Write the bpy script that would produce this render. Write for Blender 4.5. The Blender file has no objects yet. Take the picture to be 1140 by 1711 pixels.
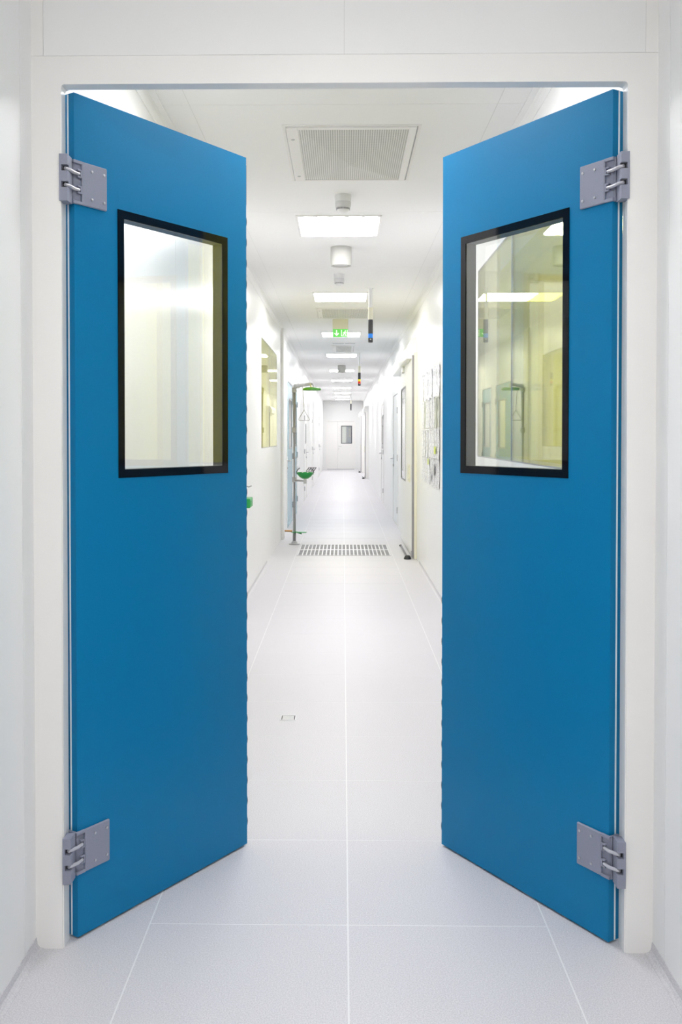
import bpy, bmesh, math, random
from mathutils import Vector, Matrix
random.seed(7)
SC = bpy.context.scene
COL = SC.collection

# ---------------------------------------------------------------- camera
cd = bpy.data.cameras.new('camera'); cam = bpy.data.objects.new('camera', cd); COL.objects.link(cam)
cam.location = (0, 0, 1.47)
cam.rotation_euler = (math.pi/2 - 0.0184, 0, 0.0148)
cd.sensor_fit = 'VERTICAL'; cd.sensor_height = 36.0; cd.sensor_width = 24.0
cd.lens = 1582.0/1711.0*36.0
cd.shift_x = 20.0/1711.0; cd.shift_y = -98.0/1711.0
cd.clip_start = 0.02; cd.clip_end = 200
SC.camera = cam

# ---------------------------------------------------------------- world, exposure
w = bpy.data.worlds.new('world'); SC.world = w; w.use_nodes = True
w.node_tree.nodes['Background'].inputs[0].default_value = (1, 1, 1, 1)
w.node_tree.nodes['Background'].inputs[1].default_value = 0.3
vs = SC.view_settings
vs.view_transform = 'Standard'; vs.look = 'None'; vs.exposure = 0.22; vs.gamma = 1.0; vs.use_curve_mapping = False
SC.cycles.max_bounces = 8; SC.cycles.diffuse_bounces = 5; SC.cycles.glossy_bounces = 5
SC.cycles.caustics_reflective = False; SC.cycles.caustics_refractive = False; SC.cycles.sample_clamp_indirect = 6.0
SC.cycles.use_adaptive_sampling = True; SC.cycles.adaptive_threshold = 0.06
SC.cycles.transparent_max_bounces = 16; SC.cycles.time_limit = 1000

LAMP_CORRIDOR = 26.8       # radiance of the lamp tubes in the corridor
LAMP_NEAR = 22.0           # and in the lobby the camera stands in

def area(name, loc, sx, sy, power, col, rot=(0, 0, 0)):
    l = bpy.data.lights.new(name, 'AREA'); l.shape = 'RECTANGLE'; l.size = sx; l.size_y = sy
    l.energy = power; l.color = col
    o = bpy.data.objects.new(name, l); COL.objects.link(o); o.location = loc; o.rotation_euler = rot
    return o
# lamps of the two yellow-lit rooms, washing their back walls
area('yellow_room_lamp', (1.25, 4.5, 2.75), 0.3, 3.4, 11, (1.0, 0.97, 0.16), (0, math.radians(-60), 0))
area('yellow_room_lamp', (-1.25, 11.4, 2.75), 0.3, 2.4, 34, (1.0, 0.96, 0.06), (0, math.radians(60), 0))

# ---------------------------------------------------------------- materials
def mat(name, col, rough=0.4, metal=0.0, spec=0.5, emit=0.0, ecol=None, coat=0.0):
    m = bpy.data.materials.new(name); m.use_nodes = True
    b = m.node_tree.nodes['Principled BSDF']
    b.inputs['Base Color'].default_value = (*col, 1); b.inputs['Roughness'].default_value = rough
    b.inputs['Metallic'].default_value = metal; b.inputs['Specular IOR Level'].default_value = spec
    b.inputs['Coat Weight'].default_value = coat
    if emit:
        b.inputs['Emission Color'].default_value = (*(ecol or col), 1); b.inputs['Emission Strength'].default_value = emit
    return m
def speckle(m, c1, c2, scale, detail=2.0, bump=0.0, bscale=None, lo=0.35, hi=0.65):
    nt = m.node_tree; b = nt.nodes['Principled BSDF']
    tc = nt.nodes.new('ShaderNodeTexCoord'); n = nt.nodes.new('ShaderNodeTexNoise')
    n.inputs['Scale'].default_value = scale; n.inputs['Detail'].default_value = detail
    r = nt.nodes.new('ShaderNodeValToRGB')
    r.color_ramp.elements[0].position = lo; r.color_ramp.elements[1].position = hi
    r.color_ramp.elements[0].color = (*c1, 1); r.color_ramp.elements[1].color = (*c2, 1)
    nt.links.new(tc.outputs['Object'], n.inputs['Vector']); nt.links.new(n.outputs['Fac'], r.inputs['Fac'])
    nt.links.new(r.outputs['Color'], b.inputs['Base Color'])
    if bump:
        n2 = nt.nodes.new('ShaderNodeTexNoise'); n2.inputs['Scale'].default_value = bscale or scale
        bp = nt.nodes.new('ShaderNodeBump'); bp.inputs['Strength'].default_value = bump; bp.inputs['Distance'].default_value = 0.002
        nt.links.new(tc.outputs['Object'], n2.inputs['Vector']); nt.links.new(n2.outputs['Fac'], bp.inputs['Height'])
        nt.links.new(bp.outputs['Normal'], b.inputs['Normal'])
    return m
def glass(name, tint, gtint, rough=0.0, r0=0.07):
    m = bpy.data.materials.new(name); m.use_nodes = True; nt = m.node_tree
    for n in list(nt.nodes): nt.nodes.remove(n)
    out = nt.nodes.new('ShaderNodeOutputMaterial'); mix = nt.nodes.new('ShaderNodeMixShader')
    t = nt.nodes.new('ShaderNodeBsdfTransparent'); t.inputs[0].default_value = (*tint, 1)
    g = nt.nodes.new('ShaderNodeBsdfGlossy'); g.inputs['Color'].default_value = (*gtint, 1); g.inputs['Roughness'].default_value = rough
    ge = nt.nodes.new('ShaderNodeNewGeometry')
    d = nt.nodes.new('ShaderNodeVectorMath'); d.operation = 'DOT_PRODUCT'
    nt.links.new(ge.outputs['Incoming'], d.inputs[0]); nt.links.new(ge.outputs['Normal'], d.inputs[1])
    def mth(op, a, b):
        n = nt.nodes.new('ShaderNodeMath'); n.operation = op
        for i, v in enumerate((a, b)):
            if v is None: continue
            if isinstance(v, (int, float)): n.inputs[i].default_value = v
            else: nt.links.new(v, n.inputs[i])
        return n.outputs[0]
    c = mth('ABSOLUTE', d.outputs['Value'], None); k = mth('SUBTRACT', 1.0, c); p = mth('POWER', k, 5.0)
    f = mth('ADD', mth('MULTIPLY', p, 1.0 - r0), r0)      # Schlick reflectance of one surface
    nt.links.new(f, mix.inputs[0]); nt.links.new(t.outputs[0], mix.inputs[1]); nt.links.new(g.outputs[0], mix.inputs[2])
    nt.links.new(mix.outputs[0], out.inputs[0])
    return m
M = {}
M['wall'] = mat('wall_enamel', (0.87, 0.873, 0.865), 0.30, spec=0.36)
M['wallback'] = mat('wall_joint', (0.76, 0.76, 0.75), 0.6)
M['ceil'] = mat('ceiling_enamel', (0.93, 0.93, 0.925), 0.5, spec=0.3)
M['trim'] = mat('frame_enamel', (0.885, 0.875, 0.855), 0.35)
M['cream'] = mat('cream_enamel', (0.84, 0.82, 0.66), 0.35)
M['tile'] = speckle(mat('vinyl_tile', (0.7, 0.7, 0.73), 0.42, spec=0.2), (0.56, 0.552, 0.576), (0.71, 0.70, 0.725), 260, 3.0)
M['weld'] = mat('vinyl_weld', (0.78, 0.78, 0.79), 0.4)
M['blue'] = speckle(mat('blue_powder_coat', (0, 0.15, 0.34), 0.38, spec=0.2), (0.0, 0.184, 0.40), (0.002, 0.200, 0.43), 900, 2.0, 0.06, 700)
M['bluedoor'] = mat('blue_grey_enamel', (0.22, 0.42, 0.50), 0.25)
M['strip'] = mat('white_strip', (0.86, 0.9, 0.92), 0.4)
M['black'] = mat('black_glass_border', (0.006, 0.007, 0.010), 0.06, spec=0.22)
M['blackback'] = mat('grey_spacer', (0.085, 0.09, 0.10), 0.5, spec=0.2)
M['rubber'] = mat('black_rubber', (0.012, 0.013, 0.018), 0.5)
M['hinge'] = speckle(mat('hinge_grey', (0.4, 0.4, 0.44), 0.42), (0.26, 0.275, 0.355), (0.28, 0.295, 0.375), 500)
M['hingelink'] = mat('hinge_link', (0.50, 0.50, 0.55), 0.4)
M['dark'] = mat('dark_recess', (0.03, 0.03, 0.035), 0.6)
M['steel'] = mat('stainless', (0.55, 0.55, 0.56), 0.3, 1.0)
M['pipe'] = mat('grey_pipe', (0.42, 0.415, 0.43), 0.35)
M['screw'] = mat('screw_steel', (0.55, 0.55, 0.58), 0.3, 0.9)
M['green'] = mat('shower_green', (0.012, 0.30, 0.06), 0.35)
M['olive'] = mat('shower_head_green', (0.06, 0.28, 0.03), 0.4)
M['brass'] = mat('brass', (0.45, 0.26, 0.12), 0.35, 0.6)
M['slot'] = mat('drain_dark', (0.10, 0.10, 0.115), 0.6)
M['bar'] = mat('grating_white', (0.74, 0.74, 0.77), 0.4)
M['greyprofile'] = mat('grey_profile', (0.30, 0.29, 0.30), 0.4)
M['plastic'] = mat('white_plastic', (0.86, 0.86, 0.855), 0.4)
M['speaker'] = mat('cream_plastic', (0.58, 0.58, 0.545), 0.5, spec=0.3)
M['plasticgrey'] = mat('grey_plastic', (0.76, 0.76, 0.76), 0.5)
M['signalblack'] = mat('signal_dark', (0.05, 0.05, 0.055), 0.4)
M['signalblue'] = mat('signal_blue', (0.02, 0.22, 0.75), 0.3, emit=0.25)
M['signalyellow'] = mat('signal_yellow', (0.9, 0.75, 0.02), 0.3, emit=0.25)
M['signalred'] = mat('signal_red', (0.8, 0.04, 0.02), 0.3, emit=0.2)
M['signgreen'] = mat('exit_green', (0.12, 0.62, 0.10), 0.4, emit=0.45)
M['signwhite'] = mat('exit_white', (0.9, 0.95, 0.85), 0.4, emit=0.8)
M['tube'] = mat('lamp_tube', (1, 1, 1), 0.4, emit=LAMP_CORRIDOR, ecol=(1.0, 0.985, 1.0))
M['tubenear'] = mat('lamp_tube_near', (1, 1, 1), 0.4, emit=LAMP_NEAR, ecol=(1.0, 0.98, 0.965))
M['reflector'] = mat('lamp_reflector', (0.9, 0.9, 0.9), 0.3)
M['sill'] = mat('sill_grey', (0.50, 0.50, 0.52), 0.35)
M['yellowwall'] = mat('yellow_room_wall', (0.85, 0.83, 0.52), 0.5)
M['yellowblind'] = mat('yellow_film', (0.80, 0.80, 0.05), 0.4)  # this and the next two colour panels added behind door panes, in place of rooms
M['whiteblind'] = mat('white_blind', (0.8, 0.82, 0.78), 0.5)
M['greenblind'] = mat('green_film', (0.50, 0.62, 0.46), 0.5)
M['glass'] = glass('clear_glass', (0.985, 0.99, 0.985), (1, 1, 1))
M['glassfront'] = glass('glazing_glass', (0.98, 0.98, 0.95), (1.0, 1.0, 0.72))  # yellow put into the reflection tint, standing in for yellow room light
M['glassyellow'] = glass('yellow_film_glass', (0.97, 0.97, 0.10), (1.0, 1.0, 0.15))

def perforated():
    m = mat('perforated_plate', (0.7, 0.7, 0.68), 0.5); nt = m.node_tree; b = nt.nodes['Principled BSDF']
    tc = nt.nodes.new('ShaderNodeTexCoord'); mp = nt.nodes.new('ShaderNodeMapping'); mp.inputs['Scale'].default_value = (85, 85, 0)
    v = nt.nodes.new('ShaderNodeTexVoronoi'); v.inputs['Randomness'].default_value = 0.0; v.inputs['Scale'].default_value = 1.0
    r = nt.nodes.new('ShaderNodeValToRGB'); r.color_ramp.elements[0].position = 0.30; r.color_ramp.elements[1].position = 0.40
    r.color_ramp.elements[0].color = (0.33, 0.33, 0.31, 1); r.color_ramp.elements[1].color = (0.80, 0.80, 0.775, 1)
    nt.links.new(tc.outputs['Object'], mp.inputs['Vector']); nt.links.new(mp.outputs[0], v.inputs['Vector'])
    nt.links.new(v.outputs['Distance'], r.inputs['Fac']); nt.links.new(r.outputs['Color'], b.inputs['Base Color'])
    return m
M['perf'] = perforated()
def printed(name, ink, paper, lines, density):
    """a printed page: rows of broken dark strokes"""
    m = mat(name, paper, 0.35); nt = m.node_tree; b = nt.nodes['Principled BSDF']
    tc = nt.nodes.new('ShaderNodeTexCoord'); mp = nt.nodes.new('ShaderNodeMapping')
    mp.inputs['Scale'].default_value = (1, 40, lines)
    n = nt.nodes.new('ShaderNodeTexNoise'); n.inputs['Scale'].default_value = 1.0; n.inputs['Detail'].default_value = 0.0
    r = nt.nodes.new('ShaderNodeValToRGB'); r.color_ramp.interpolation = 'LINEAR'
    r.color_ramp.elements[0].position = density; r.color_ramp.elements[1].position = density + 0.06
    r.color_ramp.elements[0].color = (*ink, 1); r.color_ramp.elements[1].color = (*paper, 1)
    nt.links.new(tc.outputs['Object'], mp.inputs['Vector']); nt.links.new(mp.outputs[0], n.inputs['Vector'])
    nt.links.new(n.outputs['Fac'], r.inputs['Fac']); nt.links.new(r.outputs['Color'], b.inputs['Base Color'])
    return m
M['page'] = printed('printed_page', (0.35, 0.35, 0.37), (0.86, 0.86, 0.88), 70, 0.36)
M['table'] = printed('printed_table', (0.5, 0.5, 0.5), (0.86, 0.86, 0.88), 30, 0.40)
M['photo'] = printed('photo_print', (0.34, 0.36, 0.28), (0.66, 0.67, 0.58), 12, 0.5)
M['greynote'] = printed('grey_note', (0.3, 0.3, 0.3), (0.62, 0.62, 0.62), 90, 0.45)
M['limenote'] = mat('lime_note', (0.70, 0.80, 0.12), 0.5)
M['sleeve'] = speckle(mat('plastic_sleeve', (0.85, 0.85, 0.87), 0.12, coat=0.5), (0.74, 0.74, 0.76), (0.9, 0.9, 0.92), 30, 2.0, 1.0, 22)

# ---------------------------------------------------------------- mesh helpers
def box(bm, x0, x1, y0, y1, z0, z1, bevel=0.0, seg=1, f=None):
    vs_ = [bm.verts.new((x, y, z)) for x in (x0, x1) for y in (y0, y1) for z in (z0, z1)]
    fs = [bm.faces.new([vs_[i] for i in q]) for q in ((0,1,3,2),(4,6,7,5),(0,4,5,1),(2,3,7,6),(0,2,6,4),(1,5,7,3))]
    geom = vs_
    if bevel:
        es = list({e for fc in fs for e in fc.edges})
        r = bmesh.ops.bevel(bm, geom=es, offset=bevel, segments=seg, affect='EDGES', profile=0.5)
        geom = list({v for fc in r['faces'] for v in fc.verts} | {v for v in vs_ if v.is_valid})
    if f:
        for v in geom: v.co = Vector(f(*v.co))
    return geom
def NB(): return bmesh.new()
def tube(bm, pts, rad, n=10, cap=True):
    pts = [Vector(p) for p in pts]; rings = []
    up = Vector((0, 0, 1))
    for i, p in enumerate(pts):
        t = (pts[min(i+1, len(pts)-1)] - pts[max(i-1, 0)]).normalized()
        a = t.cross(up)
        if a.length < 1e-3: a = t.cross(Vector((1, 0, 0)))
        a.normalize(); b = t.cross(a).normalized()
        r = rad[i] if isinstance(rad, (list, tuple)) else rad
        rings.append([bm.verts.new(p + a*math.cos(2*math.pi*k/n)*r + b*math.sin(2*math.pi*k/n)*r) for k in range(n)])
    for r0, r1 in zip(rings, rings[1:]):
        for k in range(n): bm.faces.new((r0[k], r0[(k+1) % n], r1[(k+1) % n], r1[k]))
    if cap:
        bm.faces.new(rings[0][::-1]); bm.faces.new(rings[-1])
def lathe(bm, prof, cx, cy, n=28, axis='z'):
    """prof: list of (r, z)"""
    rings = []
    for r, z in prof:
        if r < 1e-6: rings.append([bm.verts.new((cx, cy, z))])
        else: rings.append([bm.verts.new((cx + r*math.cos(2*math.pi*k/n), cy + r*math.sin(2*math.pi*k/n), z)) for k in range(n)])
    for a, b in zip(rings, rings[1:]):
        for k in range(n):
            q = [a[k % len(a)], a[(k+1) % len(a)], b[(k+1) % len(b)], b[k % len(b)]]
            u = []
            for v in q:
                if v not in u: u.append(v)
            if len(u) > 2: bm.faces.new(u)
    for r in (rings[0], rings[-1]):
        if len(r) > 2: bm.faces.new(r)
def prism(bm, poly, z0, z1, f=lambda a, b, z: (a, b, z)):
    a = [bm.verts.new(f(p[0], p[1], z0)) for p in poly]; b = [bm.verts.new(f(p[0], p[1], z1)) for p in poly]
    n = len(poly)
    bm.faces.new(a); bm.faces.new(b[::-1])
    for i in range(n): bm.faces.new((a[i], b[i], b[(i+1) % n], a[(i+1) % n]))
def frame_rect(bm, a0, a1, b0, b1, wd, c0, c1, f, bevel=0.0):
    """rectangular ring in the a-b plane, thickness c0..c1"""
    for q in ((a0, a1, b0, b0+wd), (a0, a1, b1-wd, b1), (a0, a0+wd, b0+wd, b1-wd), (a1-wd, a1, b0+wd, b1-wd)):
        box(bm, q[0], q[1], q[2], q[3], c0, c1, bevel, 1, lambda a, b, c: f(a, b, c))

def thing(name, label, cat, loc=(0, 0, 0), group=None, kind=None):
    o = bpy.data.objects.new(name, None); COL.objects.link(o); o.location = loc; o.empty_display_size = 0.1
    o['label'] = label; o['category'] = cat
    if group: o['group'] = group
    if kind: o['kind'] = kind
    return o
def obj(name, bm, m, root=None, parent=None, smooth=False, label=None):
    """link bm (world coordinates) as one mesh object; root: the thing it belongs to; parent: root or one of its parts"""
    bmesh.ops.recalc_face_normals(bm, faces=bm.faces)
    if root is not None: bmesh.ops.translate(bm, verts=bm.verts, vec=-Vector(root.location))
    me = bpy.data.meshes.new(name); bm.to_mesh(me); bm.free()
    if smooth:
        for p in me.polygons: p.use_smooth = True
        if smooth != 'all': me.set_sharp_from_angle(angle=math.radians(40))
    me.materials.append(M[m] if isinstance(m, str) else m)
    o = bpy.data.objects.new(name, me); COL.objects.link(o)
    if parent or root: o.parent = parent or root
    if label: o['label'] = label
    return o
def tag(o, label, cat, group=None, kind=None):
    o['label'] = label; o['category'] = cat
    if group: o['group'] = group
    if kind: o['kind'] = kind
    return o
def struct(name, bm, m, label, cat, **k): return tag(obj(name, bm, m, **k), label, cat, kind='structure')
def copy_tree(o, parent=None):
    c = o.copy(); COL.objects.link(c); c.parent = parent
    for ch in list(o.children): copy_tree(ch, c)
    return c

# ---------------------------------------------------------------- dimensions
W = 0.88             # half width of corridor
YB, YF = -4.0, 41.5  # back of lobby, far end of corridor
H = 3.0
FY0, FY1 = 2.676, 2.732   # door frame front and back
# ---------------------------------------------------------------- floor
bm = NB(); box(bm, -1.05, 1.05, YB-.1, YF+.1, -0.12, -0.0003)
floor = struct('floor', bm, 'weld', 'pale grey speckled vinyl tile floor with white welded joints', 'floor')
tp, ty = 0.597, 2.82
g = 0.0022
tm = {}
def tile(x0, x1, y0, y1):
    key = (round(x1-x0, 4), round(y1-y0, 4))
    if key not in tm:
        b = NB(); box(b, 0, x1-x0, 0, y1-y0, -0.006, 0, 0)
        bmesh.ops.recalc_face_normals(b, faces=b.faces)
        me = bpy.data.meshes.new('tile'); b.to_mesh(me); b.free(); me.materials.append(M['tile']); tm[key] = me
    o = bpy.data.objects.new('tile', tm[key]); COL.objects.link(o); o.parent = floor; o.location = (x0, y0, 0)
GX0, GX1, GY0, GY1 = -0.565, 0.588, 11.59, 12.74      # floor grating
k0 = math.floor((YB - ty)/tp)
for k in range(k0, math.ceil((YF - ty)/tp)):
    y0, y1 = max(ty + k*tp, YB), min(ty + (k+1)*tp, YF)
    if y1 - y0 < 0.05: continue
    for x0, x1 in ((0.015-tp, 0.015), (0.015, 0.015+tp)): tile(x0+g, x1-g, y0+g, y1-g)
for y0 in range(8):
    a = YB + y0*5.7; b = min(a+5.7, YF)
    tile(-W-.02, 0.015-tp-g, a+g, b-g); tile(0.015+tp+g, W+.02, a+g, b-g)

# ---------------------------------------------------------------- ceiling
bm = NB(); box(bm, -1.05, 1.05, YB-.1, YF+.1, H+0.0012, H+0.12)
ceiling = struct('ceiling', bm, 'wallback', 'white panelled corridor ceiling with fine seams', 'ceiling')
ys = [YB] + [4.4 + 2.1*k for k in range(-3, 18)] + [YF]
for a, b in zip(ys, ys[1:]):
    for x0, x1 in ((-W-.02, -.712), (-.712, .712), (.712, W+.02)):
        b_ = NB(); box(b_, x0+.0015, x1-.0015, a+.0015, b-.0015, H, H+.003); obj('panel', b_, 'ceil', parent=ceiling)

# ---------------------------------------------------------------- side walls
def side_wall(name, s, openings, y_first, label):
    """s=-1 left, +1 right; openings (y0,y1,z0,z1)"""
    ops = sorted(openings)
    def cells(cuts):
        cuts = sorted(set(cuts)); out = []
        for a, b in zip(cuts, cuts[1:]):
            if b - a < 0.004: continue
            op = [o for o in ops if o[0] - 1e-6 <= a and b <= o[1] + 1e-6]
            if op:
                if op[0][2] > 0: out.append((a, b, 0, op[0][2]))
                out.append((a, b, op[0][3], H))
            else: out.append((a, b, 0, H))
        return out
    edges = [YB, YF] + [e for o in ops for e in o[:2]]
    bm = NB()
    for a, b, z0, z1 in cells(edges): box(bm, s*(W+.0012), s*(W+.07), a, b, z0, z1)
    wl = struct(name, bm, 'wallback', label, 'wall')
    joints = [y_first + 1.2*k for k in range(-8, 40)]
    # drop joints lying right beside an opening edge
    joints = [j for j in joints if YB+.1 < j < YF-.1 and all(abs(j-e) > .12 for o in ops for e in o[:2])]
    for a, b, z0, z1 in cells(edges + joints):
        b_ = NB(); box(b_, s*W, s*(W+.003), a+.0012, b-.0012, z0, z1); obj('panel', b_, 'wall', parent=wl)
    return wl
RG = (2.80, 6.21, 1.335, 2.545)     # glazing in right wall
LG = (10.2, 12.6, 1.335, 2.545)     # glazing in left wall
LD = [(14.75, 16.45, 0, 2.38), (16.9, 18.0, 0, 2.38), (21.3, 22.7, 0, 2.2), (26.6, 27.8, 0, 2.2), (34.0, 35.4, 0, 2.2)]
RD = [(11.32, 13.5, 0, 2.40), (15.1, 16.6, 0, 2.2), (20.5, 21.7, 0, 2.2)]
wall_left = side_wall('wall_left', -1, [LG] + LD, 3.78, 'white enamelled panel wall with yellow window and blue-grey doors')
wall_right = side_wall('wall_right', 1, [RG] + RD, 3.78, 'white enamelled panel wall carrying pinned papers and yellow glazing')

# end walls
bm = NB(); EX0, EX1 = -0.75, 0.54
box(bm, -1, EX0, YF, YF+.1, 0, H); box(bm, EX1, 1, YF, YF+.1, 0, H); box(bm, EX0, EX1, YF, YF+.1, 2.15, H)
struct('wall_far', bm, 'wall', 'far end wall of corridor with cream double doors', 'wall')
bm = NB(); box(bm, -1, 1, YB-.1, YB, 0, H); struct('wall_back', bm, 'wall', 'plain white lobby wall opposite the swing doors', 'wall')
# wall over the door opening
bm = NB(); box(bm, -1.0, 1.0, FY0+.0024, FY1, 2.5405, H)
wf = struct('wall_front', bm, 'wallback', 'white panel wall above the swing door frame', 'wall')
for x0, x1 in ((-.845, -.0012+.003), (.0012+.003, .845)):
    b_ = NB(); box(b_, x0, x1, FY0+.0012, FY0+.0098, 2.5412, H); obj('panel', b_, 'wall', parent=wf)
# door frame: one mitred ring with soft edges
def ring_frame():
    bm = NB(); X0, X1 = .80, W; Z0, Z1 = 2.465, 2.540
    poly = [(-X1, 0), (-X1, Z1), (X1, Z1), (X1, 0), (X0, 0), (X0, Z0-.012), (X0-.0035, Z0-.0035), (X0-.012, Z0),
            (-X0+.012, Z0), (-X0+.0035, Z0-.0035), (-X0, Z0-.012), (-X0, 0)]
    prism(bm, poly, FY0, FY1, lambda a, b, c: (a, c, b))
    es = [e for e in bm.edges if all(abs(v.co.y-FY0) < 1e-6 and abs(v.co.x) < X0+.001 and v.co.z < Z0+.001 for v in e.verts) and not all(v.co.z < .001 for v in e.verts)]
    bmesh.ops.bevel(bm, geom=es, offset=.004, segments=2, affect='EDGES')
    return bm
struct('trim_1', ring_frame(), 'trim', 'white metal frame around the swing door opening', 'door frame')
# vertical corner strips above the frame, where lobby walls meet the door wall
for i, s in enumerate((-1, 1)):
    bm = NB(); prism(bm, [(s*W, FY0), (s*(W-.034), FY0), (s*(W-.034), FY0+.009), (s*W, FY0+.009)], 2.5408, H)
    struct('trim_%d' % (2+i), bm, 'trim', '%s corner strip beside the wall above the door frame' % ('left' if s < 0 else 'right'), 'trim')
    bm = NB()   # coving between wall and ceiling
    prism(bm, [(s*W, 2.936), (s*(W-.003), 2.936), (s*(W-.010), 2.975), (s*(W-.018), 2.992), (s*(W-.045), 2.997), (s*(W-.045), H), (s*W, H)],
          FY1, YF, lambda a, b, c: (a, c, b))
    struct('trim_%d' % (4+i), bm, 'ceil', 'white coving along the top of the %s corridor wall' % ('left' if s < 0 else 'right'), 'trim')
    for j, (ya, yb) in enumerate(((YB, FY0), (FY1, 10.9))):
        bm = NB()
        prism(bm, [(s*W, 0), (s*W, .032), (s*(W-.002), .032), (s*(W-.005), .012), (s*(W-.012), .004), (s*(W-.022), .001), (s*(W-.022), 0)],
              ya, yb, lambda a, b, c: (a, c, b))
        struct('baseboard_%s_%s' % ('left' if s < 0 else 'right', 'lobby' if j == 0 else 'corridor'), bm, 'tile',
               'low white coved skirting along the %s %s wall' % ('left' if s < 0 else 'right', 'lobby' if j == 0 else 'corridor'), 'skirting')
# pilaster on the left wall
bm = NB(); box(bm, -W, -.84, 13.38, 13.62, 0, H, .006)
struct('trim_6', bm, 'trim', 'white square pilaster between yellow window and blue-grey door', 'pilaster')

# ---------------------------------------------------------------- glazing in the side walls
def glazing(name, s, y0, y1, z0, z1, joints, depth, label):
    t = thing(name, label, 'window', (s*W, (y0+y1)/2, z0), kind='structure')
    X = lambda a: s*(W + a)
    cuts = [y0] + joints + [y1]
    for a, b in zip(cuts, cuts[1:]):
        bm = NB(); box(bm, X(.001), X(.009), a+.002, b-.002, z0+.003, z1-.003)
        p = obj('pane', bm, 'glassfront', t)
        bm = NB(); box(bm, X(.142), X(.150), a+.002, b-.002, z0+.003, z1-.003)
        obj('back_pane', bm, 'glassyellow', t)
    for j in joints:
        bm = NB(); box(bm, X(.0), X(.010), j-.0045, j+.0045, z0, z1); obj('pane_joint', bm, 'greyprofile', t)
    bm = NB(); frame_rect(bm, y0, y1, z0, z1, .006, .0005, .008, lambda a, b, c: (X(c), a, b)); obj('seal', bm, 'greyprofile', t)
    bm = NB(); box(bm, X(.009), X(.16), y0, y1, z0-.012, z0+.002); obj('sill', bm, 'sill', t)
    bm = NB(); box(bm, X(.009), X(.16), y0, y1, z1-.002, z1+.01); box(bm, X(.009), X(.16), y0-.01, y0, z0, z1); box(bm, X(.009), X(.16), y1, y1+.01, z0, z1)
    obj('reveal', bm, 'trim', t)
    # the yellow-lit room behind
    bm = NB(); R = .16; D = 1.5
    box(bm, X(D), X(D+.03), y0-.3, y1+.3, 0.6, H); box(bm, X(R), X(D), y0-.33, y0-.3, .6, H); box(bm, X(R), X(D), y1+.3, y1+.33, .6, H)
    box(bm, X(R), X(D), y0-.3, y1+.3, .57, .6); box(bm, X(R), X(D), y0-.3, y1+.3, H, H+.03)
    return t, bm
t, bm = glazing('window_1', 1, *RG, [3.78, 4.977], 0, 'tall flush glazing with yellow film seen through the swing door window')
struct('wall_yellow_room_right', bm, 'yellowwall', 'yellow lit room walls behind glazing on the right', 'wall')
t, bm = glazing('window_2', -1, *LG, [11.4], 0, 'yellow glazed window on the left wall before the safety shower')
struct('wall_yellow_room_left', bm, 'yellowwall', 'yellow lit room walls behind window near the shower', 'wall')

# ---------------------------------------------------------------- lamps
def lamp(y, near=False, label=''):
    cx = -0.03; hw, hd = .30, .34
    t = thing('ceiling_light', label, 'ceiling light', (cx, y, H), 'recessed square ceiling lights')
    bm = NB(); frame_rect(bm, cx-hw, cx+hw, y-hd, y+hd, .016, H-.009, H, lambda a, b, c: (a, b, c), .002); obj('frame', bm, 'trim', t)
    bm = NB(); box(bm, cx-hw+.016, cx+hw-.016, y-hd+.016, y+hd-.016, H-.003, H); obj('reflector', bm, 'reflector', t)
    n = 5; pw = (2*hw-.036)/n
    for k in range(n):
        c = cx - hw + .018 + pw*(k+.5); r = pw/2-.003; e = hd-.022
        arc = [(c + r*math.cos(a), y + e - .06 + .06*math.sin(a)) for a in [math.pi*q/6 for q in range(7)]]
        poly = arc + [(c - (x_-c), 2*y - y_) for x_, y_ in arc]
        bm = NB(); prism(bm, poly, H-.007, H-.003); obj('lens', bm, 'tubenear' if near else 'tube', t)
    return t
nearer = ['first', 'second', 'third', 'fourth', 'fifth', 'sixth', 'seventh', 'eighth', 'ninth', 'tenth']
for k, y in enumerate((6.93, 10.46, 14.29, 18.0, 22.2, 26.1, 30.2, 33.6, 36.8, 39.6)):
    lamp(y, label='glowing square ceiling light, %s one counted from the swing doors' % nearer[k])
# lamps above and behind the camera, and the one right behind the door frame head
lamp(3.70, label='glowing square ceiling light between door frame head and big air diffuser')
lamp(0.7, True, 'glowing square ceiling light in the lobby before the doors')
lamp(-2.2, True, 'glowing square ceiling light at the back of the lobby')

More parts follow.
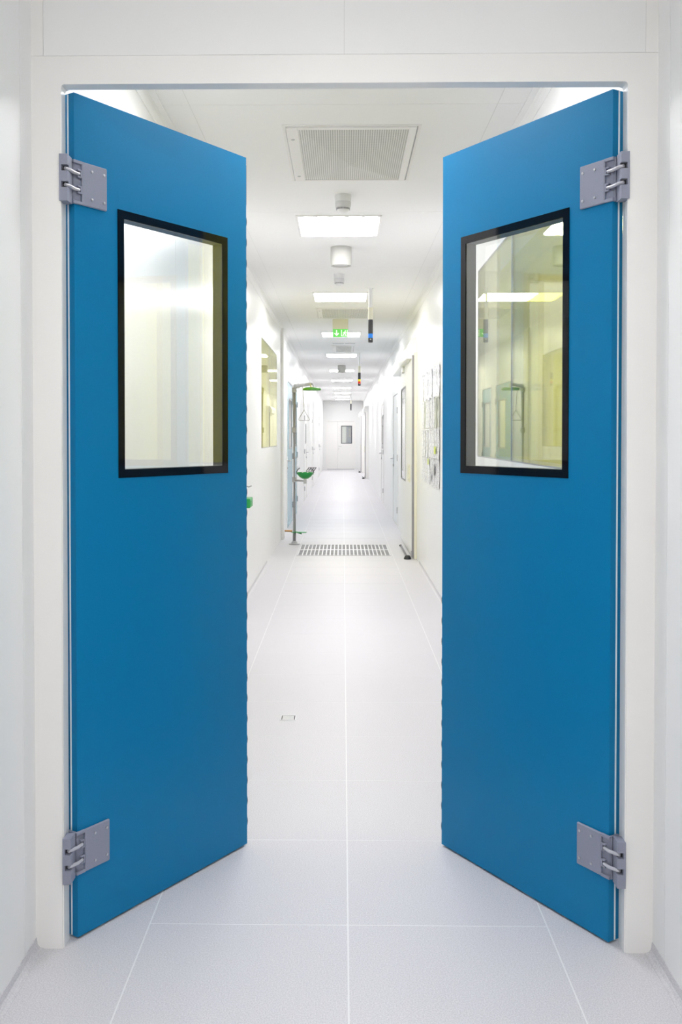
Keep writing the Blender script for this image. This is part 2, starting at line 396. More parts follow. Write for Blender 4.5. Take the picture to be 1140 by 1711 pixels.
# ---------------------------------------------------------------- the two swing doors
def swing_door(name, s, near, far, label, side):
    near = Vector((*near, 0)); far = Vector((*far, 0)); L = (far-near).length; d = (far-near)/L
    n = Vector((d.y, -d.x, 0))*(1 if s < 0 else -1)   # front side, towards camera
    root = thing(name, label, 'door', near, kind='structure')
    F = lambda u, v, z: tuple(near + d*u + n*v + Vector((0, 0, z)))
    Z0, Z1 = .007, 2.456; T = .042
    u0, u1, z0, z1 = .168, .675, 1.342, 2.155
    # leaf with a real opening for the window
    bm = NB()
    ou0, ou1, oz0, oz1 = u0+.012, u1-.012, z0+.012, z1-.012
    xs = (.003, ou0, ou1, L); zs = (Z0, oz0, oz1, Z1)
    vv = {}
    def V(i, j, v):
        if (i, j, v) not in vv: vv[(i, j, v)] = bm.verts.new(F(xs[i], v, zs[j]))
        return vv[(i, j, v)]
    for v in (0, -T):
        for i in range(3):
            for j in range(3):
                if (i, j) != (1, 1): bm.faces.new((V(i, j, v), V(i+1, j, v), V(i+1, j+1, v), V(i, j+1, v)))
    for i in range(3):
        for j in (0, 3): bm.faces.new((V(i, j, 0), V(i+1, j, 0), V(i+1, j, -T), V(i, j, -T)))
    for j in range(3):
        for i in (0, 3): bm.faces.new((V(i, j, 0), V(i, j+1, 0), V(i, j+1, -T), V(i, j, -T)))
    for (i, j, i2, j2) in ((1, 1, 2, 1), (1, 2, 2, 2), (1, 1, 1, 2), (2, 1, 2, 2)):
        bm.faces.new((V(i, j, 0), V(i2, j2, 0), V(i2, j2, -T), V(i, j, -T)))
    es = [e for e in bm.edges if e.is_manifold and e.calc_face_angle(0) > 1 and not all(
        (ou0-1e-4 <= (v.co-near).dot(d) <= ou1+1e-4) and (oz0-1e-4 <= v.co.z <= oz1+1e-4) for v in e.verts)]
    bmesh.ops.bevel(bm, geom=es, offset=.0035, segments=2, affect='EDGES')
    obj('leaf', bm, 'blue', root, smooth=True)
    # folded edge: hinge-side skin returns, white strip between them
    bm = NB(); box(bm, .0005, .006, -.0265, -.0225, Z0+.002, Z1-.002, 0, 1, F); obj('edge_strip', bm, 'strip', root)
    bm = NB(); box(bm, .0035, .012, -T-.0012, -T+.0002, Z0+.004, Z1-.004, 0, 1, F); obj('edge_strip', bm, 'strip', root)
    # window: black-bordered double glazing flush with both faces
    for nm, va, vb in (('window_border', -.001, .0022), ('window_border', -T-.0022, -T+.001)):
        bm = NB(); frame_rect(bm, u0, u1, z0, z1, .0255, va, vb, lambda a, b, c: F(a, c, b)); obj(nm, bm, 'black', root)
    bm = NB(); frame_rect(bm, ou0, ou1, oz0, oz1, .0135, -T+.001, -.001, lambda a, b, c: F(a, c, b)); obj('window_spacer', bm, 'blackback', root)
    for va in (-.0006, -T+.0001):
        bm = NB(); box(bm, u0+.02, u1-.02, va-.0004, va+.0004, z0+.02, z1-.02, 0, 1, F); obj('pane', bm, 'glass', root)
    # wavy black gasket down the free edge
    bm = NB(); prev = None; N = 260
    for k in range(N+1):
        z = .03 + (2.43-.03)*k/N
        ph = z/.074*2*math.pi + (0.6 if s < 0 else 2.0)
        a = .0042 + .0042*math.sin(ph) if z < 2.30 else .006
        a = max(a, .0006) * (0.62 if s > 0 and z > .9 else 1.0)
        c = [bm.verts.new(F(L-.002, -.002, z)), bm.verts.new(F(L+a, -.004, z)), bm.verts.new(F(L+a, -.018, z)), bm.verts.new(F(L-.002, -.020, z))]
        if prev:
            for i in range(4): bm.faces.new((prev[i], prev[(i+1) % 4], c[(i+1) % 4], c[i]))
        else: bm.faces.new(c)
        prev = c
    bm.faces.new(prev); obj('gasket', bm, 'rubber', root, smooth=True)
    # hinges
    for hz, up in ((2.200, True), (.256, False)):
        a, b = hz-.0625, hz+.0625
        bm = NB()
        box(bm, .026, .121, 0, .0085, a, b, .0025, 1, F)                       # plate on the leaf
        box(bm, -.006, .027, 0, .0085, a, a+.009, .001, 1, F); box(bm, -.006, .027, 0, .0085, b-.009, b, .001, 1, F)   # lips round the pocket
        box(bm, -.006, .026, 0, .0012, a+.009, b-.009, 0, 1, F)                # pocket floor
        box(bm, -.008, .0005, -.030, .0012, a, b, .001, 1, F)                  # return over the leaf edge
        h = obj('hinge', bm, 'hinge', root, label='grey metal hinge plate with twin link arms')
        for uu, zz in ((.062, b-.022), (.108, b-.022), (.062, a+.022), (.108, a+.022)):
            bm = NB(); c = near + d*uu + n*.0085 + Vector((0, 0, zz))
            tube(bm, [c, c+n*.0018], .0042, 12); tube(bm, [c+n*.0016, c+n*.0026], [.003, .0016], 12); obj('screw', bm, 'screw', root, h, True)
        # block fixed to the jamb
        bm = NB(); sx = -1 if s < 0 else 1
        x0, x1 = sorted((sx*.800, sx*.7765)); ya, yb = 2.667, 2.712
        za, zb = a-.004, b+.002
        sl = [hz+.026, hz-.020]
        hh = .0085
        segs = [(za, sl[1]-hh), (sl[1]+hh, sl[0]-hh), (sl[0]+hh, zb)]
        for q in segs: box(bm, x0, x1, ya, yb, q[0], q[1])
        for q in sl: box(bm, x0, x1, ya+.016, yb, q-hh, q+hh)
        xe0, xe1 = sorted((sx*.800, sx*.794))
        for q in sl: box(bm, xe0, xe1, ya, ya+.016, q-hh, q+hh)
        obj('jamb_block', bm, 'hinge', root, h)
        for q in sl:
            bm = NB(); xs0, xs1 = sorted((sx*.7938, sx*.7800)); box(bm, xs0, xs1, ya+.0148, ya+.0158, q-hh+.001, q+hh-.001); obj('slot', bm, 'dark', root, h)
            p0 = Vector((sx*.7855, ya+.008, q)); p3 = Vector(F(.014, .0085, q-.002))
            m1 = p0.lerp(p3, .35) + Vector((0, -.006, 0)); m2 = p0.lerp(p3, .7) + Vector((0, -.004, -.002))
            bm = NB(); tube(bm, [p0, m1, m2, p3], [.0048, .0052, .005, .0044], 8); obj('link_arm', bm, 'hingelink', root, h, True)
            bm = NB(); box(bm, .008, .022, .001, .0115, q-.013, q-.008, .001, 1, F); box(bm, .008, .022, .001, .0115, q+.006, q+.011, .001, 1, F)
            box(bm, .018, .0235, .001, .0115, q-.013, q+.011, .001, 1, F); obj('knuckle', bm, 'hinge', root, h)
    return root
swing_door('door_1', -1, (-.775, 2.722), (-.344, 3.370), 'blue swing door hinged at the left jamb with white wall behind its window', 'left')
swing_door('door_2', 1, (.769, 2.719), (.354, 3.376), 'blue swing door hinged at the right jamb with yellow glazing behind its window', 'right')

# ---------------------------------------------------------------- hinged doors along the corridor
door_n = [2]
def corridor_door(s, y0, y1, ztop, m, window, room_stand_in, hinge_far, label, split=None):
    door_n[0] += 1
    t = thing('door_%d' % door_n[0], label, 'door', (s*W, (y0+y1)/2, 0), kind='structure')
    X = lambda a: s*(W + a)          # a > 0: into the wall
    fw = .045
    bm = NB()
    for q in ((y0, y0+fw, 0, ztop), (y1-fw, y1, 0, ztop), (y0+fw, y1-fw, ztop-fw, ztop)): box(bm, X(-.008), X(.06), q[0], q[1], q[2], q[3], .002)
    obj('door_frame', bm, 'trim', t)
    a0, a1, b0, b1 = y0+fw+.004, y1-fw-.004, .008, ztop-fw-.004
    parts = [(a0, a1)] if split is None else [(a0, split-.002), (split+.002, a1)]
    for i, (p0, p1) in enumerate(parts):
        bm = NB()
        if window and window[0] > p0 and window[1] < p1:
            wy0, wy1, wz0, wz1 = window
            for q in ((p0, p1, b0, wz0), (p0, p1, wz1, b1), (p0, wy0, wz0, wz1), (wy1, p1, wz0, wz1)): box(bm, X(.002), X(.05), *q)
            lf = obj('leaf', bm, m, t)
            bm = NB(); frame_rect(bm, wy0-.012, wy1+.012, wz0-.012, wz1+.012, .022, -.002, .004, lambda a, b, c: (X(c), a, b)); obj('window_frame', bm, 'greyprofile', t, lf)
            bm = NB(); box(bm, X(.004), X(.008), wy0, wy1, wz0, wz1); obj('pane', bm, 'glass', t, lf)
            bm = NB(); box(bm, X(.035), X(.045), wy0, wy1, wz0, wz1); obj('blind', bm, room_stand_in, t, lf)  # added coloured panel, stands in for the room seen through the pane
        else:
            box(bm, X(.002), X(.05), p0, p1, b0, b1); lf = obj('leaf', bm, m, t)
    # lever handle and lock on the side away from the hinges
    hy = (a0+.075) if hinge_far else (a1-.075); dr = 1 if hinge_far else -1
    bm = NB(); box(bm, X(-.006), X(.002), hy-.02, hy+.02, .93, 1.15, .002)
    tube(bm, [(X(0), hy, 1.08), (X(-.05), hy, 1.08)], .010, 8); tube(bm, [(X(-.05), hy, 1.08), (X(-.05), hy+dr*.13, 1.08)], .010, 8)
    obj('handle', bm, 'steel', t, smooth=True)
    bm = NB(); tube(bm, [(X(-.012), hy, .965), (X(0), hy, .965)], .013, 10); obj('lock', bm, 'dark', t)
    hy = (a1+.004) if hinge_far else (a0-.004)
    for z in (.28, 1.12, ztop-.32):
        bm = NB(); tube(bm, [(X(-.013), hy, z-.05), (X(-.013), hy, z+.05)], .010, 8); obj('hinge', bm, 'pipe', t)
    return t
corridor_door(-1, 14.75, 16.45, 2.38, 'bluedoor', (15.46, 16.16, 1.27, 2.07), 'yellowblind', True, 'blue-grey double door with yellow window behind the safety shower', 15.2)
corridor_door(-1, 16.9, 18.0, 2.38, 'bluedoor', (17.12, 17.8, 1.27, 2.07), 'whiteblind', True, 'blue-grey single door with pale window beyond the yellow-windowed one')
corridor_door(-1, 21.3, 22.7, 2.2, 'wall', (22.15, 22.5, 1.3, 1.75), 'greenblind', False, 'white door on left wall, first one past the blue-grey doors')
corridor_door(-1, 26.6, 27.8, 2.2, 'wall', None, None, False, 'plain white door midway down the left wall')
corridor_door(-1, 34.0, 35.4, 2.2, 'wall', None, None, False, 'plain white door near the far end of the left wall')
corridor_door(1, 15.1, 16.6, 2.2, 'wall', None, None, False, 'white hinged door with lever handle beyond the near sliding door')
corridor_door(1, 20.5, 21.7, 2.2, 'wall', (20.8, 21.4, 1.2, 1.9), 'whiteblind', False, 'white door with pale window midway down the right wall')

# far double doors
door_n[0] += 1
t = thing('door_%d' % door_n[0], 'cream double doors with framed window at the far corridor end', 'door', (-.1, YF, 0), kind='structure')
bm = NB()
for q in ((EX0, EX0+.05, 0, 2.15), (EX1-.05, EX1, 0, 2.15), (EX0+.05, EX1-.05, 2.10, 2.15)): box(bm, q[0], q[1], YF-.012, YF+.05, q[2], q[3])
obj('door_frame', bm, 'trim', t)
bm = NB(); box(bm, EX0+.05, -.239, YF+.002, YF+.045, .02, 2.096); obj('leaf', bm, 'trim', t)
bm = NB()
for q in ((-.235, EX1-.05, .02, 1.15), (-.235, EX1-.05, 1.90, 2.096), (-.235, -.07, 1.15, 1.90), (.38, EX1-.05, 1.15, 1.90)): box(bm, q[0], q[1], YF+.002, YF+.045, q[2], q[3])
lf = obj('leaf', bm, 'trim', t)
bm = NB(); frame_rect(bm, -.085, .395, 1.135, 1.915, .03, YF-.004, YF+.006, lambda a, b, c: (a, c, b)); obj('window_frame', bm, 'blackback', t, lf)
bm = NB(); box(bm, -.07, .38, YF+.008, YF+.012, 1.15, 1.90); obj('pane', bm, 'glass', t, lf)
bm = NB(); box(bm, -.07, .12, YF+.035, YF+.043, 1.15, 1.90); obj('blind', bm, 'whiteblind', t, lf)  # added panels, white and grey, stand in for the view beyond the pane
bm = NB(); box(bm, .12, .38, YF+.035, YF+.043, 1.15, 1.90); obj('blind', bm, 'sill', t, lf)
bm = NB(); tube(bm, [(-.19, YF, 1.03), (-.19, YF-.05, 1.03)], .012, 8); tube(bm, [(-.19, YF-.05, 1.03), (-.06, YF-.05, 1.03)], .010, 8); tube(bm, [(-.19, YF, .90), (-.19, YF-.012, .90)], .018, 8)
obj('handle', bm, 'steel', t, lf)
bm = NB(); box(bm, EX0, EX1, YF-.006, YF+.05, 0, .02); obj('threshold', bm, 'pipe', t)

# ---------------------------------------------------------------- sliding doors on the right wall
def sliding_door(y0, y1, xf, hood_y1, zt, label, window, jamb='cream'):
    """xf: X of the corridor face of the leaf"""
    door_n[0] += 1
    t = thing('door_%d' % door_n[0], label, 'door', (xf, (y0+y1)/2, 0), kind='structure')
    bm = NB()
    if window:
        wy0, wy1, wz0, wz1 = window
        for q in ((y0+.03, y1, .02, wz0), (y0+.03, y1, wz1, zt), (y0+.03, wy0, wz0, wz1), (wy1, y1, wz0, wz1)): box(bm, xf+.004, xf+.036, *q)
    else: box(bm, xf+.004, xf+.036, y0+.03, y1, .02, zt)
    lf = obj('leaf', bm, 'wall', t)
    if window:
        bm = NB(); frame_rect(bm, wy0-.01, wy1+.01, wz0-.01, wz1+.01, .018, xf+.001, xf+.006, lambda a, b, c: (c, a, b)); obj('window_frame', bm, 'greyprofile', t, lf)
        bm = NB(); box(bm, xf+.008, xf+.012, wy0, wy1, wz0, wz1); obj('pane', bm, 'glass', t, lf)
        bm = NB(); box(bm, xf+.028, xf+.034, wy0, wy1, wz0, wz1); obj('blind', bm, 'greenblind', t, lf)  # added green panel behind the pane, no room is built there
    bm = NB(); box(bm, xf, xf+.026, y0, y0+.03, .02, zt+.03, .002); obj('edge_profile', bm, 'greyprofile', t)
    bm = NB(); box(bm, xf+.0265, W, y0-.004, y0+.05, 0, zt+.06, .003); obj('jamb', bm, jamb, t)
    # hood over the running gear: chamfered box section along the wall
    hx = xf - .05
    bm = NB(); prism(bm, [(W, zt), (hx+.012, zt), (hx, zt+.012), (hx, zt+.15), (hx+.05, zt+.24), (W, zt+.27)], y0+.16, hood_y1, lambda a, b, c: (a, c, b))
    obj('hood', bm, 'wall', t)
    bm = NB(); box(bm, xf-.022, xf+.02, y1-.72, y1-.5, zt-.08, zt, .004); obj('runner_bracket', bm, 'wall', t)
    # floor guide rail with black end stops
    bm = NB(); tube(bm, [(xf-.048, y0+.02, .016), (xf-.048, y0+1.35, .016)], .010, 8); obj('floor_rail', bm, 'signalblack', t)
    for y in (y0+.01, y0+1.35):
        k = 1.0 if y < y0+.5 else .45
        bm = NB(); lathe(bm, [(.0, .05*k), (.026*k, .044*k), (.042*k, .018*k), (.045*k, 0)], xf-.05, y, 14); obj('end_stop', bm, 'rubber', t, smooth=True)
    bm = NB(); box(bm, xf-.012, xf-.002, y0+.0, y0+.03, .02, .10, .002); obj('floor_guide', bm, 'steel', t)
    bm = NB(); box(bm, xf-.004, xf+.004, y0+.35, y0+.75, .90, 1.12, .004); hp = obj('pull_plate', bm, 'cream', t)
    for z in (.935, 1.01, 1.085):
        bm = NB(); tube(bm, [(xf-.007, y0+.42, z), (xf-.003, y0+.42, z)], .010, 8); obj('screw', bm, 'screw', t, hp)
    return t
sliding_door(11.28, 13.48, .82, 14.8, 2.40, 'white sliding door with grey leading edge and green window beside pinned papers', (12.5, 13.42, .88, 2.12))
sliding_door(32.5, 33.6, .748, 34.6, 2.25, 'white sliding door with grey edge, nearer of the two far ones', None, 'trim')
sliding_door(38.0, 39.2, .712, 40.2, 2.25, 'white sliding door with grey edge next to the far end doors', None, 'trim')

# ---------------------------------------------------------------- ceiling fittings
def diffuser(cx, y0, y1, hw, label):
    t = thing('air_diffuser', label, 'air vent', (cx, (y0+y1)/2, H), 'perforated ceiling air diffusers')
    bm = NB(); frame_rect(bm, cx-hw, cx+hw, y0, y1, .014, H-.004, H, lambda a, b, c: (a, b, c)); obj('outer_frame', bm, 'trim', t)
    bm = NB(); box(bm, cx-hw+.018, cx-hw+.078, y0+.018, y1-.018, H-.010, H, .002); box(bm, cx+hw-.058, cx+hw-.022, y0+.018, y1-.018, H-.010, H, .002)
    box(bm, cx-hw+.078, cx+hw-.058, y0+.018, y0+.05, H-.010, H, .002); box(bm, cx-hw+.078, cx+hw-.058, y1-.04, y1-.018, H-.010, H, .002)
    fr = obj('face_frame', bm, 'trim', t)
    bm = NB(); box(bm, cx+hw-.0215, cx+hw-.0145, y0+.018, y1-.018, H-.0015, H-.0005); obj('gap', bm, 'pipe', t)
    a0, a1, b0, b1 = cx-hw+.078, cx+hw-.058, y0+.05, y1-.04
    bm = NB(); q = [bm.verts.new(p) for p in ((a0, b0, H-.006), (a1, b0, H-.006), (a1, b1, H-.006), (a0, b1, H-.006))]
    c = bm.verts.new(((a0+a1)/2-.01, (b0+b1)/2, H-.055)); q2 = [bm.verts.new((v.co.x, v.co.y, H-.001)) for v in q]
    for i in range(4): bm.faces.new((q[i], q[(i+1) % 4], c)); bm.faces.new((q[i], q2[i], q2[(i+1) % 4], q[(i+1) % 4]))
    bm.faces.new(q2); obj('perforated_plate', bm, 'perf', t)
    for y in (y0+.20, y1-.13):
        bm = NB(); lathe(bm, [(.0, H-.014), (.008, H-.013), (.011, H-.009)], cx-hw+.045, y, 12); obj('screw', bm, 'screw', t, fr)
    return t
diffuser(.042, 4.685, 5.70, .345, 'white ceiling air diffuser with perforated plate just inside the doors')
diffuser(.018, 11.35, 12.33, .35, 'white ceiling air diffuser above the exit sign')
diffuser(.0, 16.05, 17.3, .20, 'small ceiling air diffuser beyond the first slotted grille')

def detector(x, y, r, label):
    t = thing('smoke_detector', label, 'smoke detector', (x, y, H), 'ceiling smoke detectors')
    bm = NB(); lathe(bm, [(r*1.02, H), (r*1.04, H-.012), (r, H-.018), (r, H-.040), (r*.97, H-.044)], x, y, 32); obj('base', bm, 'plastic', t, smooth=True)
    bm = NB(); lathe(bm, [(r*.95, H-.044), (r*.99, H-.050), (r*.97, H-.072), (r*.88, H-.080)], x, y, 32); b = obj('body', bm, 'plasticgrey', t, smooth=True)
    bm = NB(); lathe(bm, [(r*.80, H-.080), (r*.78, H-.092), (r*.62, H-.104), (r*.25, H-.112), (0, H-.113)], x, y, 32); obj('sensor_cap', bm, 'plastic', t, smooth=True)
    bm = NB()
    for k in range(14):
        a = 2*math.pi*k/14; c, s_ = math.cos(a), math.sin(a)
        box(bm, -.008*r/.053, .008*r/.053, -.003, .003, H-.093, H-.083, 0, 1, lambda u, v, z: (x + c*(r*.79+v) - s_*u, y + s_*(r*.79+v) + c*u, z))
    obj('sensor_slots', bm, 'pipe', t, b)
    return t
detector(.0, 6.05, .052, 'round white smoke detector between big diffuser and first light')
detector(-.037, 8.98, .050, 'round white smoke detector between ceiling cylinder and second light')
detector(-.02, 21.4, .055, 'small round smoke detector far along the ceiling')
def speaker(x, y, label):
    t = thing('ceiling_speaker', label, 'speaker', (x, y, H), 'cylinder ceiling speakers'); r = .085
    bm = NB(); lathe(bm, [(r, H), (r, H-.146), (r-.003, H-.150), (r-.012, H-.150), (r-.014, H-.142), (r-.014, H-.010)], x, y, 36); obj('housing', bm, 'speaker', t, smooth=True)
    bm = NB(); lathe(bm, [(0, H-.134), (r-.015, H-.138), (r-.015, H-.13)], x, y, 36); obj('grille', bm, 'plasticgrey', t, smooth=True)
speaker(-.017, 7.72, 'white cylinder mounted on ceiling behind the first light')
speaker(-.03, 20.6, 'white cylinder mounted on ceiling behind the fourth light')

def slot_grille(cx, y, hw, label):
    t = thing('slot_grille', label, 'air vent', (cx, y, H), 'slotted ceiling grilles')
    bm = NB(); box(bm, cx-hw, cx+hw, y-.11, y+.11, H-.006, H, .001); f_ = obj('plate', bm, 'ceil', t)
    n = 20; p = (2*hw-.03)/n
    for k in range(n):
        if k == n//2: continue
        x = cx-hw+.015+p*(k+.5)
        bm = NB(); box(bm, x-p*.27, x+p*.27, y-.085, y+.085, H-.0075, H-.0055); obj('slot', bm, 'pipe', t)
slot_grille(.015, 15.66, .20, 'slotted ceiling grille right after the exit sign')
slot_grille(.02, 17.75, .17, 'slotted ceiling grille just before the fourth light')
slot_grille(.03, 25.0, .20, 'slotted ceiling grille far along the corridor')

# hanging signal lights
def signal(x, y, bands, zb, label):
    t = thing('signal_light', label, 'signal light', (x, y, H), 'signal lights hanging from the ceiling'); r = .025
    zt = zb + .235
    bm = NB(); lathe(bm, [(.030, H), (.030, H-.006), (.018, H-.008), (.018, zt+.12)], x, y, 16); obj('pole', bm, 'plastic', t, smooth=True)
    bm = NB(); lathe(bm, [(r, zt+.125), (r, zt)], x, y, 18); obj('cable_box', bm, 'cream', t, smooth=True)
    z = zt
    for m, h in bands:
        bm = NB(); lathe(bm, [(r*.97, z), (r, z-.002), (r, z-h+.002), (r*.97, z-h)], x, y, 20)
        obj('housing' if m == 'signalblack' else 'lens', bm, m, t, smooth=True); z -= h
    bm = NB(); lathe(bm, [(r*.9, z), (r*.9, z-.004), (0, z-.006)], x, y, 20); obj('end_cap', bm, 'signalblack', t, smooth=True)
    bm = NB(); lathe(bm, [(0, zb+.03-.008), (.007, zb+.03-.003), (.007, zb+.03+.003), (0, zb+.03+.008)], x, y-r, 8); obj('indicator', bm, 'cream', t)
signal(.285, 9.85, [('signalblack', .145), ('signalblue', .045), ('signalblack', .042)], 2.44, 'dark hanging signal light with a blue band, nearest to the doors')
signal(.30, 17.5, [('signalblack', .12), ('signalyellow', .04), ('signalred', .04), ('signalblack', .035)], 2.40, 'dark hanging signal light with yellow and red bands')
signal(.29, 35.0, [('signalblack', .235)], 2.42, 'plain dark hanging signal light near the far end')

# exit sign
t = thing('exit_sign', 'green exit sign with white arrow and running figure hanging from ceiling', 'exit sign', (-.035, 12.45, H))
x0, x1, yS = -.137, .067, 12.45
bm = NB(); box(bm, x0, x1, yS, yS+.06, 2.872, H, .004); obj('housing', bm, 'cream', t)
bm = NB(); box(bm, x0+.002, x1-.002, yS+.022, yS+.034, 2.77, 2.872); pn = obj('sign_panel', bm, 'signgreen', t)
P_ = lambda u, v: (x0+.002 + u*.2, v)
def flat(bm, pts): prism(bm, [(x0+.002+.2*a, 2.77+.102*b) for a, b in pts], yS+.0205, yS+.022, lambda a, b, c: (a, c, b))
bm = NB(); flat(bm, [(.22, .90), (.28, .90), (.28, .38), (.36, .52), (.41, .45), (.25, .14), (.09, .45), (.14, .52), (.22, .38)]); obj('arrow', bm, 'signwhite', t, pn)
bm = NB(); flat(bm, [(.55, .10), (.55, .92), (.59, .92), (.59, .16), (.93, .16), (.93, .92), (.97, .92), (.97, .10)]); obj('doorway', bm, 'signwhite', t, pn)
bm = NB()
flat(bm, [(.77, .68), (.70, .62), (.66, .48), (.69, .46), (.73, .56), (.75, .55), (.72, .42), (.65, .22), (.69, .20), (.76, .38), (.82, .32), (.83, .20), (.87, .20), (.86, .36), (.80, .46), (.82, .56), (.88, .48), (.91, .51), (.84, .66)])
flat(bm, [(.79, .74), (.82, .72), (.85, .74), (.86, .80), (.83, .85), (.80, .84), (.785, .79)])
obj('running_figure', bm, 'signwhite', t, pn)

# ---------------------------------------------------------------- safety shower
SX, SY = -.66, 12.81
t = thing('safety_shower', 'grey pipe safety shower with green head, pull triangle and eyewash bowl', 'safety shower', (SX, SY, 0))
bm = NB(); lathe(bm, [(.075, 0), (.075, .010), (.045, .014), (.032, .04), (.0235, .045)], SX, SY, 20); obj('base_flange', bm, 'pipe', t, smooth=True)
bm = NB(); tube(bm, [(SX, SY, .01), (SX, SY, 2.10), (SX+.008, SY-.006, 2.125), (SX+.03, SY-.02, 2.14)], .0235, 14); obj('riser_pipe', bm, 'pipe', t, smooth=True)
HX, HY = -.405, 12.32
bm = NB(); tube(bm, [(SX+.02, SY-.02, 2.14), (HX-.03, HY+.05, 2.145), (HX-.006, HY+.01, 2.14), (HX, HY, 2.12), (HX, HY, 2.09)], .022, 12); obj('shower_arm', bm, 'steel', t, smooth=True)
bm = NB(); tube(bm, [(SX+.015, SY-.012, 2.14), (SX+.06, SY-.075, 2.14)], .032, 12); obj('elbow', bm, 'steel', t, smooth=True)
bm = NB(); lathe(bm, [(0, 2.10), (.09, 2.10), (.117, 2.088), (.118, 2.068), (.112, 2.062), (0, 2.064)], HX, HY, 32); obj('shower_head', bm, 'olive', t, smooth=True)
TX, TY = -.515, 12.52
bm = NB(); tube(bm, [(TX-.02, TY, 2.13), (TX-.018, TY, 2.08), (TX, TY, 1.81)], .0045, 6); obj('pull_rod', bm, 'pipe', t)
bm = NB(); tri = [(TX, TY, 1.812), (TX+.066, TY, 1.70), (TX+.072, TY, 1.685), (TX+.064, TY, 1.676), (TX-.064, TY, 1.676), (TX-.072, TY, 1.685), (TX-.066, TY, 1.70), (TX, TY, 1.812)]
tube(bm, tri, .0048, 6); obj('pull_triangle', bm, 'pipe', t)
for z in (.88, 1.55, 2.09):
    bm = NB(); lathe(bm, [(.0235, z-.035), (.031, z-.032), (.031, z+.032), (.0235, z+.035)], SX, SY, 16); obj('pipe_coupling', bm, 'pipe', t, smooth=True)
BX, BY = -.505, 12.58
bm = NB(); tube(bm, [(SX, SY, .868), (SX+.07, SY-.10, .870), (BX, BY, .870)], .013, 10); obj('eyewash_arm', bm, 'pipe', t, smooth=True)
bm = NB(); lathe(bm, [(.022, .835), (.022, .905)], BX, BY, 14); obj('eyewash_valve', bm, 'steel', t, smooth=True)
bm = NB(); lathe(bm, [(0, .900), (.04, .902), (.075, .925), (.100, .955), (.114, .985), (.110, .985), (.095, .958), (.07, .93), (.03, .912), (0, .910)], BX, BY, 32); bw = obj('eyewash_bowl', bm, 'green', t, smooth=True)
for sx in (-1, 1):
    bm = NB(); tube(bm, [(BX+sx*.03, BY, .915), (BX+sx*.034, BY, .985)], .010, 8); obj('spray_nozzle', bm, 'strip', t, bw)
    bm = NB(); tube(bm, [(BX+sx*.108, BY, .96), (BX+sx*.115, BY, .985), (BX+sx*.10, BY, 1.02), (BX+sx*.07, BY, 1.045)], .006, 6); obj('dust_cover_arm', bm, 'signalblack', t, bw)
bm = NB(); A = Vector((BX+.015, BY-.05, 1.0)); U_ = Vector((.10, .0, .0)); V_ = Vector((.035, .03, .05))
for i in range(4):
    tube(bm, [A+V_*(i/3), A+U_+V_*(i/3)], .004, 6); tube(bm, [A+U_*(i/3), A+U_*(i/3)+V_], .004, 6)
obj('push_flag', bm, 'signalblack', t)
bm = NB(); tube(bm, [(SX-.13, SY-.02, .185), (SX-.03, SY, .18)], [.012, .016], 10); obj('treadle_valve', bm, 'brass', t, smooth=True)
bm = NB(); prism(bm, [(SX-.04, SY-.04), (SX+.06, SY-.10), (SX+.16, SY-.09), (SX+.17, SY-.02), (SX+.05, SY+.03)], .165, .172); obj('foot_treadle', bm, 'green', t)
bm = NB(); tube(bm, [(SX, SY, .175), (SX+.10, SY-.06, .150)], .009, 8); obj('treadle_rod', bm, 'green', t)

# ---------------------------------------------------------------- floor grating and floor box
t = thing('floor_grating', 'square white drain grating with dark slots before the safety shower', 'grating', ((GX0+GX1)/2, GY0, 0))
bm = NB(); box(bm, GX0+.01, GX1-.01, GY0+.01, GY1-.01, .0002, .0012); obj('drain_recess', bm, 'slot', t)
bm = NB(); frame_rect(bm, GX0, GX1, GY0, GY1, .014, 0, .006, lambda a, b, c: (a, b, c)); obj('frame', bm, 'bar', t)
n = 23; p = (GX1-GX0-.028)/n
def shared(name, bm, m, root, locs):
    bmesh.ops.recalc_face_normals(bm, faces=bm.faces); me = bpy.data.meshes.new(name); bm.to_mesh(me); bm.free(); me.materials.append(M[m])
    for l in locs:
        o = bpy.data.objects.new(name, me); COL.objects.link(o); o.parent = root; o.location = Vector(l) - Vector(root.location)
bm = NB(); box(bm, -.007, .007, GY0+.014-GY0, GY1-.014-GY0, 0, .005); shared('bar', bm, 'bar', t, [(GX0+.014+p*k, GY0, 0) for k in range(1, n)])
L_ = (GX1-GX0-.028)/2
bm = NB(); box(bm, -L_, L_, -.005, .005, 0, .0048); shared('cross_bar', bm, 'bar', t, [((GX0+GX1)/2, GY0+.014+(GY1-GY0-.028)*k/14, 0) for k in range(1, 14) if k != 7])
bm = NB(); box(bm, -L_, L_, -.03, .03, 0, .0052); shared('middle_bar', bm, 'bar', t, [((GX0+GX1)/2, (GY0+GY1)/2, 0)])

t = thing('floor_box', 'small square metal floor box lid set in tile left of centre joint', 'floor box', (-.285, 4.907, 0))
bm = NB(); frame_rect(bm, -.327, -.243, 4.862, 4.952, .007, 0, .0022, lambda a, b, c: (a, b, c), .0006); obj('frame', bm, 'bar', t)
bm = NB(); box(bm, -.320, -.250, 4.869, 4.945, 0, .0006); obj('gap', bm, 'dark', t)
bm = NB(); box(bm, -.3155, -.2545, 4.8735, 4.9405, .0004, .0022, .0006); obj('lid', bm, 'steel', t)

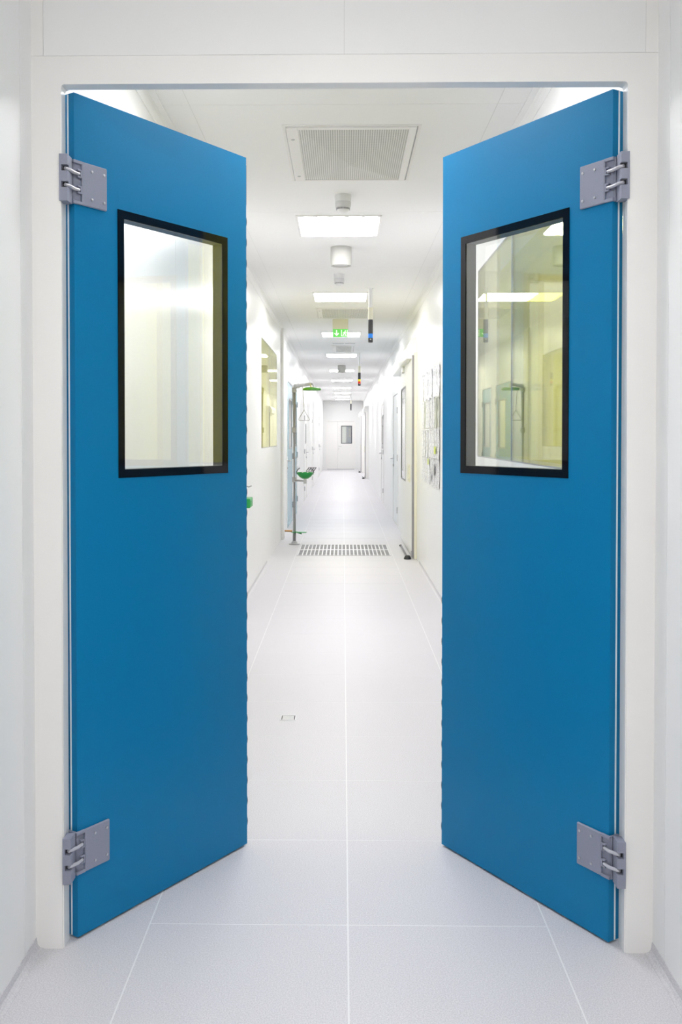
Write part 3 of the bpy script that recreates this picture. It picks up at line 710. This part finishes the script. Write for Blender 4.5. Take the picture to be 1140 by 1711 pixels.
# ---------------------------------------------------------------- green wall box, left wall
t = thing('wall_box', 'small green box on left wall beside the edge of the swing door', 'wall box', (-W, 8.45, .83))
bm = NB(); box(bm, -W, -.822, 8.35, 8.60, .83, .915, .006); obj('body', bm, 'green', t)
bm = NB(); box(bm, -.823, -.818, 8.40, 8.55, .85, .895, .001); obj('cover', bm, 'green', t)
bm = NB(); tube(bm, [(-W, 8.55, 1.015), (-.85, 8.52, 1.01), (-.825, 8.5, 1.02)], .006, 6); obj('lever', bm, 'pipe', t)

# ---------------------------------------------------------------- papers pinned to the right wall
rows = [(1.845, .285), (1.55, .285), (1.26, .28), (.975, .275)]
names = ['top', 'second', 'third', 'bottom']
def sheet(y, z, wd, hg, m, label, cat, group, curl):
    bm = NB(); n = 5; front = []; back = []
    for i in range(n+1):
        for j in range(n+1):
            u, v = i/n, j/n
            b = curl*(abs(v-.5)**2*.03 + (u-.5)**2*.02) + random.uniform(0, .0012)*(1 if m == 'sleeve' else .3)
            front.append(bm.verts.new((W-.0025-b, y+u*wd, z+v*hg))); back.append(bm.verts.new((W-.0015-b, y+u*wd, z+v*hg)))
    for i in range(n):
        for j in range(n):
            q = (i*(n+1)+j, (i+1)*(n+1)+j, (i+1)*(n+1)+j+1, i*(n+1)+j+1)
            bm.faces.new([front[k] for k in q]); bm.faces.new([back[k] for k in q[::-1]])
    rim = [i*(n+1) for i in range(n+1)] + [n*(n+1)+j for j in range(1, n+1)] + [i*(n+1)+n for i in range(n-1, -1, -1)] + [j for j in range(n-1, 0, -1)]
    for a, b in zip(rim, rim[1:]+rim[:1]): bm.faces.new((front[a], front[b], back[b], back[a]))
    root = thing('paper_sheet', label, cat, (W, y+wd/2, z), group)
    obj('page', bm, m, root)
    bm = NB(); lathe(bm, [(0, 0), (.006, .002), (.006, .006), (0, .007)], 0, 0, 8)
    bmesh.ops.transform(bm, matrix=Matrix.Translation((W-.002, y+wd/2, z+hg-.012)) @ Matrix.Rotation(-math.pi/2, 4, 'Y'), verts=bm.verts)
    obj('pin', bm, 'pipe', root)
    return root
kinds = {(1, 0): 'photo', (1, 1): 'photo', (1, 6): 'photo', (2, 1): 'table', (2, 4): 'table', (1, 3): 'table', (2, 6): 'table', (3, 3): 'table'}
for r, (z, hg) in enumerate(rows):
    for c in range(8):
        y = 8.60 + c*.237 + random.uniform(-.006, .006); zz = z + random.uniform(-.008, .008)
        m = 'sleeve' if r == 0 else kinds.get((r, c), 'page')
        nth = nearer[c] + ' one from the doors'
        if m == 'sleeve': lb = 'white sheet in crinkled plastic sleeve, top row of pinned papers, ' + nth; gr = 'sleeved sheets on the right wall'
        elif m == 'photo': lb = 'grey-green picture sheet in second row of pinned papers, ' + nth; gr = 'picture sheets on the right wall'
        elif m == 'table': lb = 'white table sheet in %s row of pinned papers, %s' % (names[r], nth); gr = 'table sheets on the right wall'
        else: lb = 'white text sheet in %s row of pinned papers, %s' % (names[r], nth); gr = 'text sheets in the %s row on the right wall' % names[r]
        sheet(y, zz, .212, hg, m, lb, 'paper', gr, random.uniform(.2, .8))
def note(y, z, wd, hg, m, label):
    bm = NB(); box(bm, W-.019, W-.018, y, y+wd, z, z+hg); tag(obj('paper_note', bm, m), label, 'note')
note(8.83, 1.30, .15, .07, 'limenote', 'lime green note on the papers nearest the door edge')
note(9.55, 1.18, .12, .06, 'limenote', 'small lime green note amid the pinned papers')
note(8.95, 1.10, .17, .10, 'greynote', 'grey printed note on pinned papers, nearer to the doors')
note(9.28, 1.03, .15, .09, 'greynote', 'grey printed note low on the pinned papers')
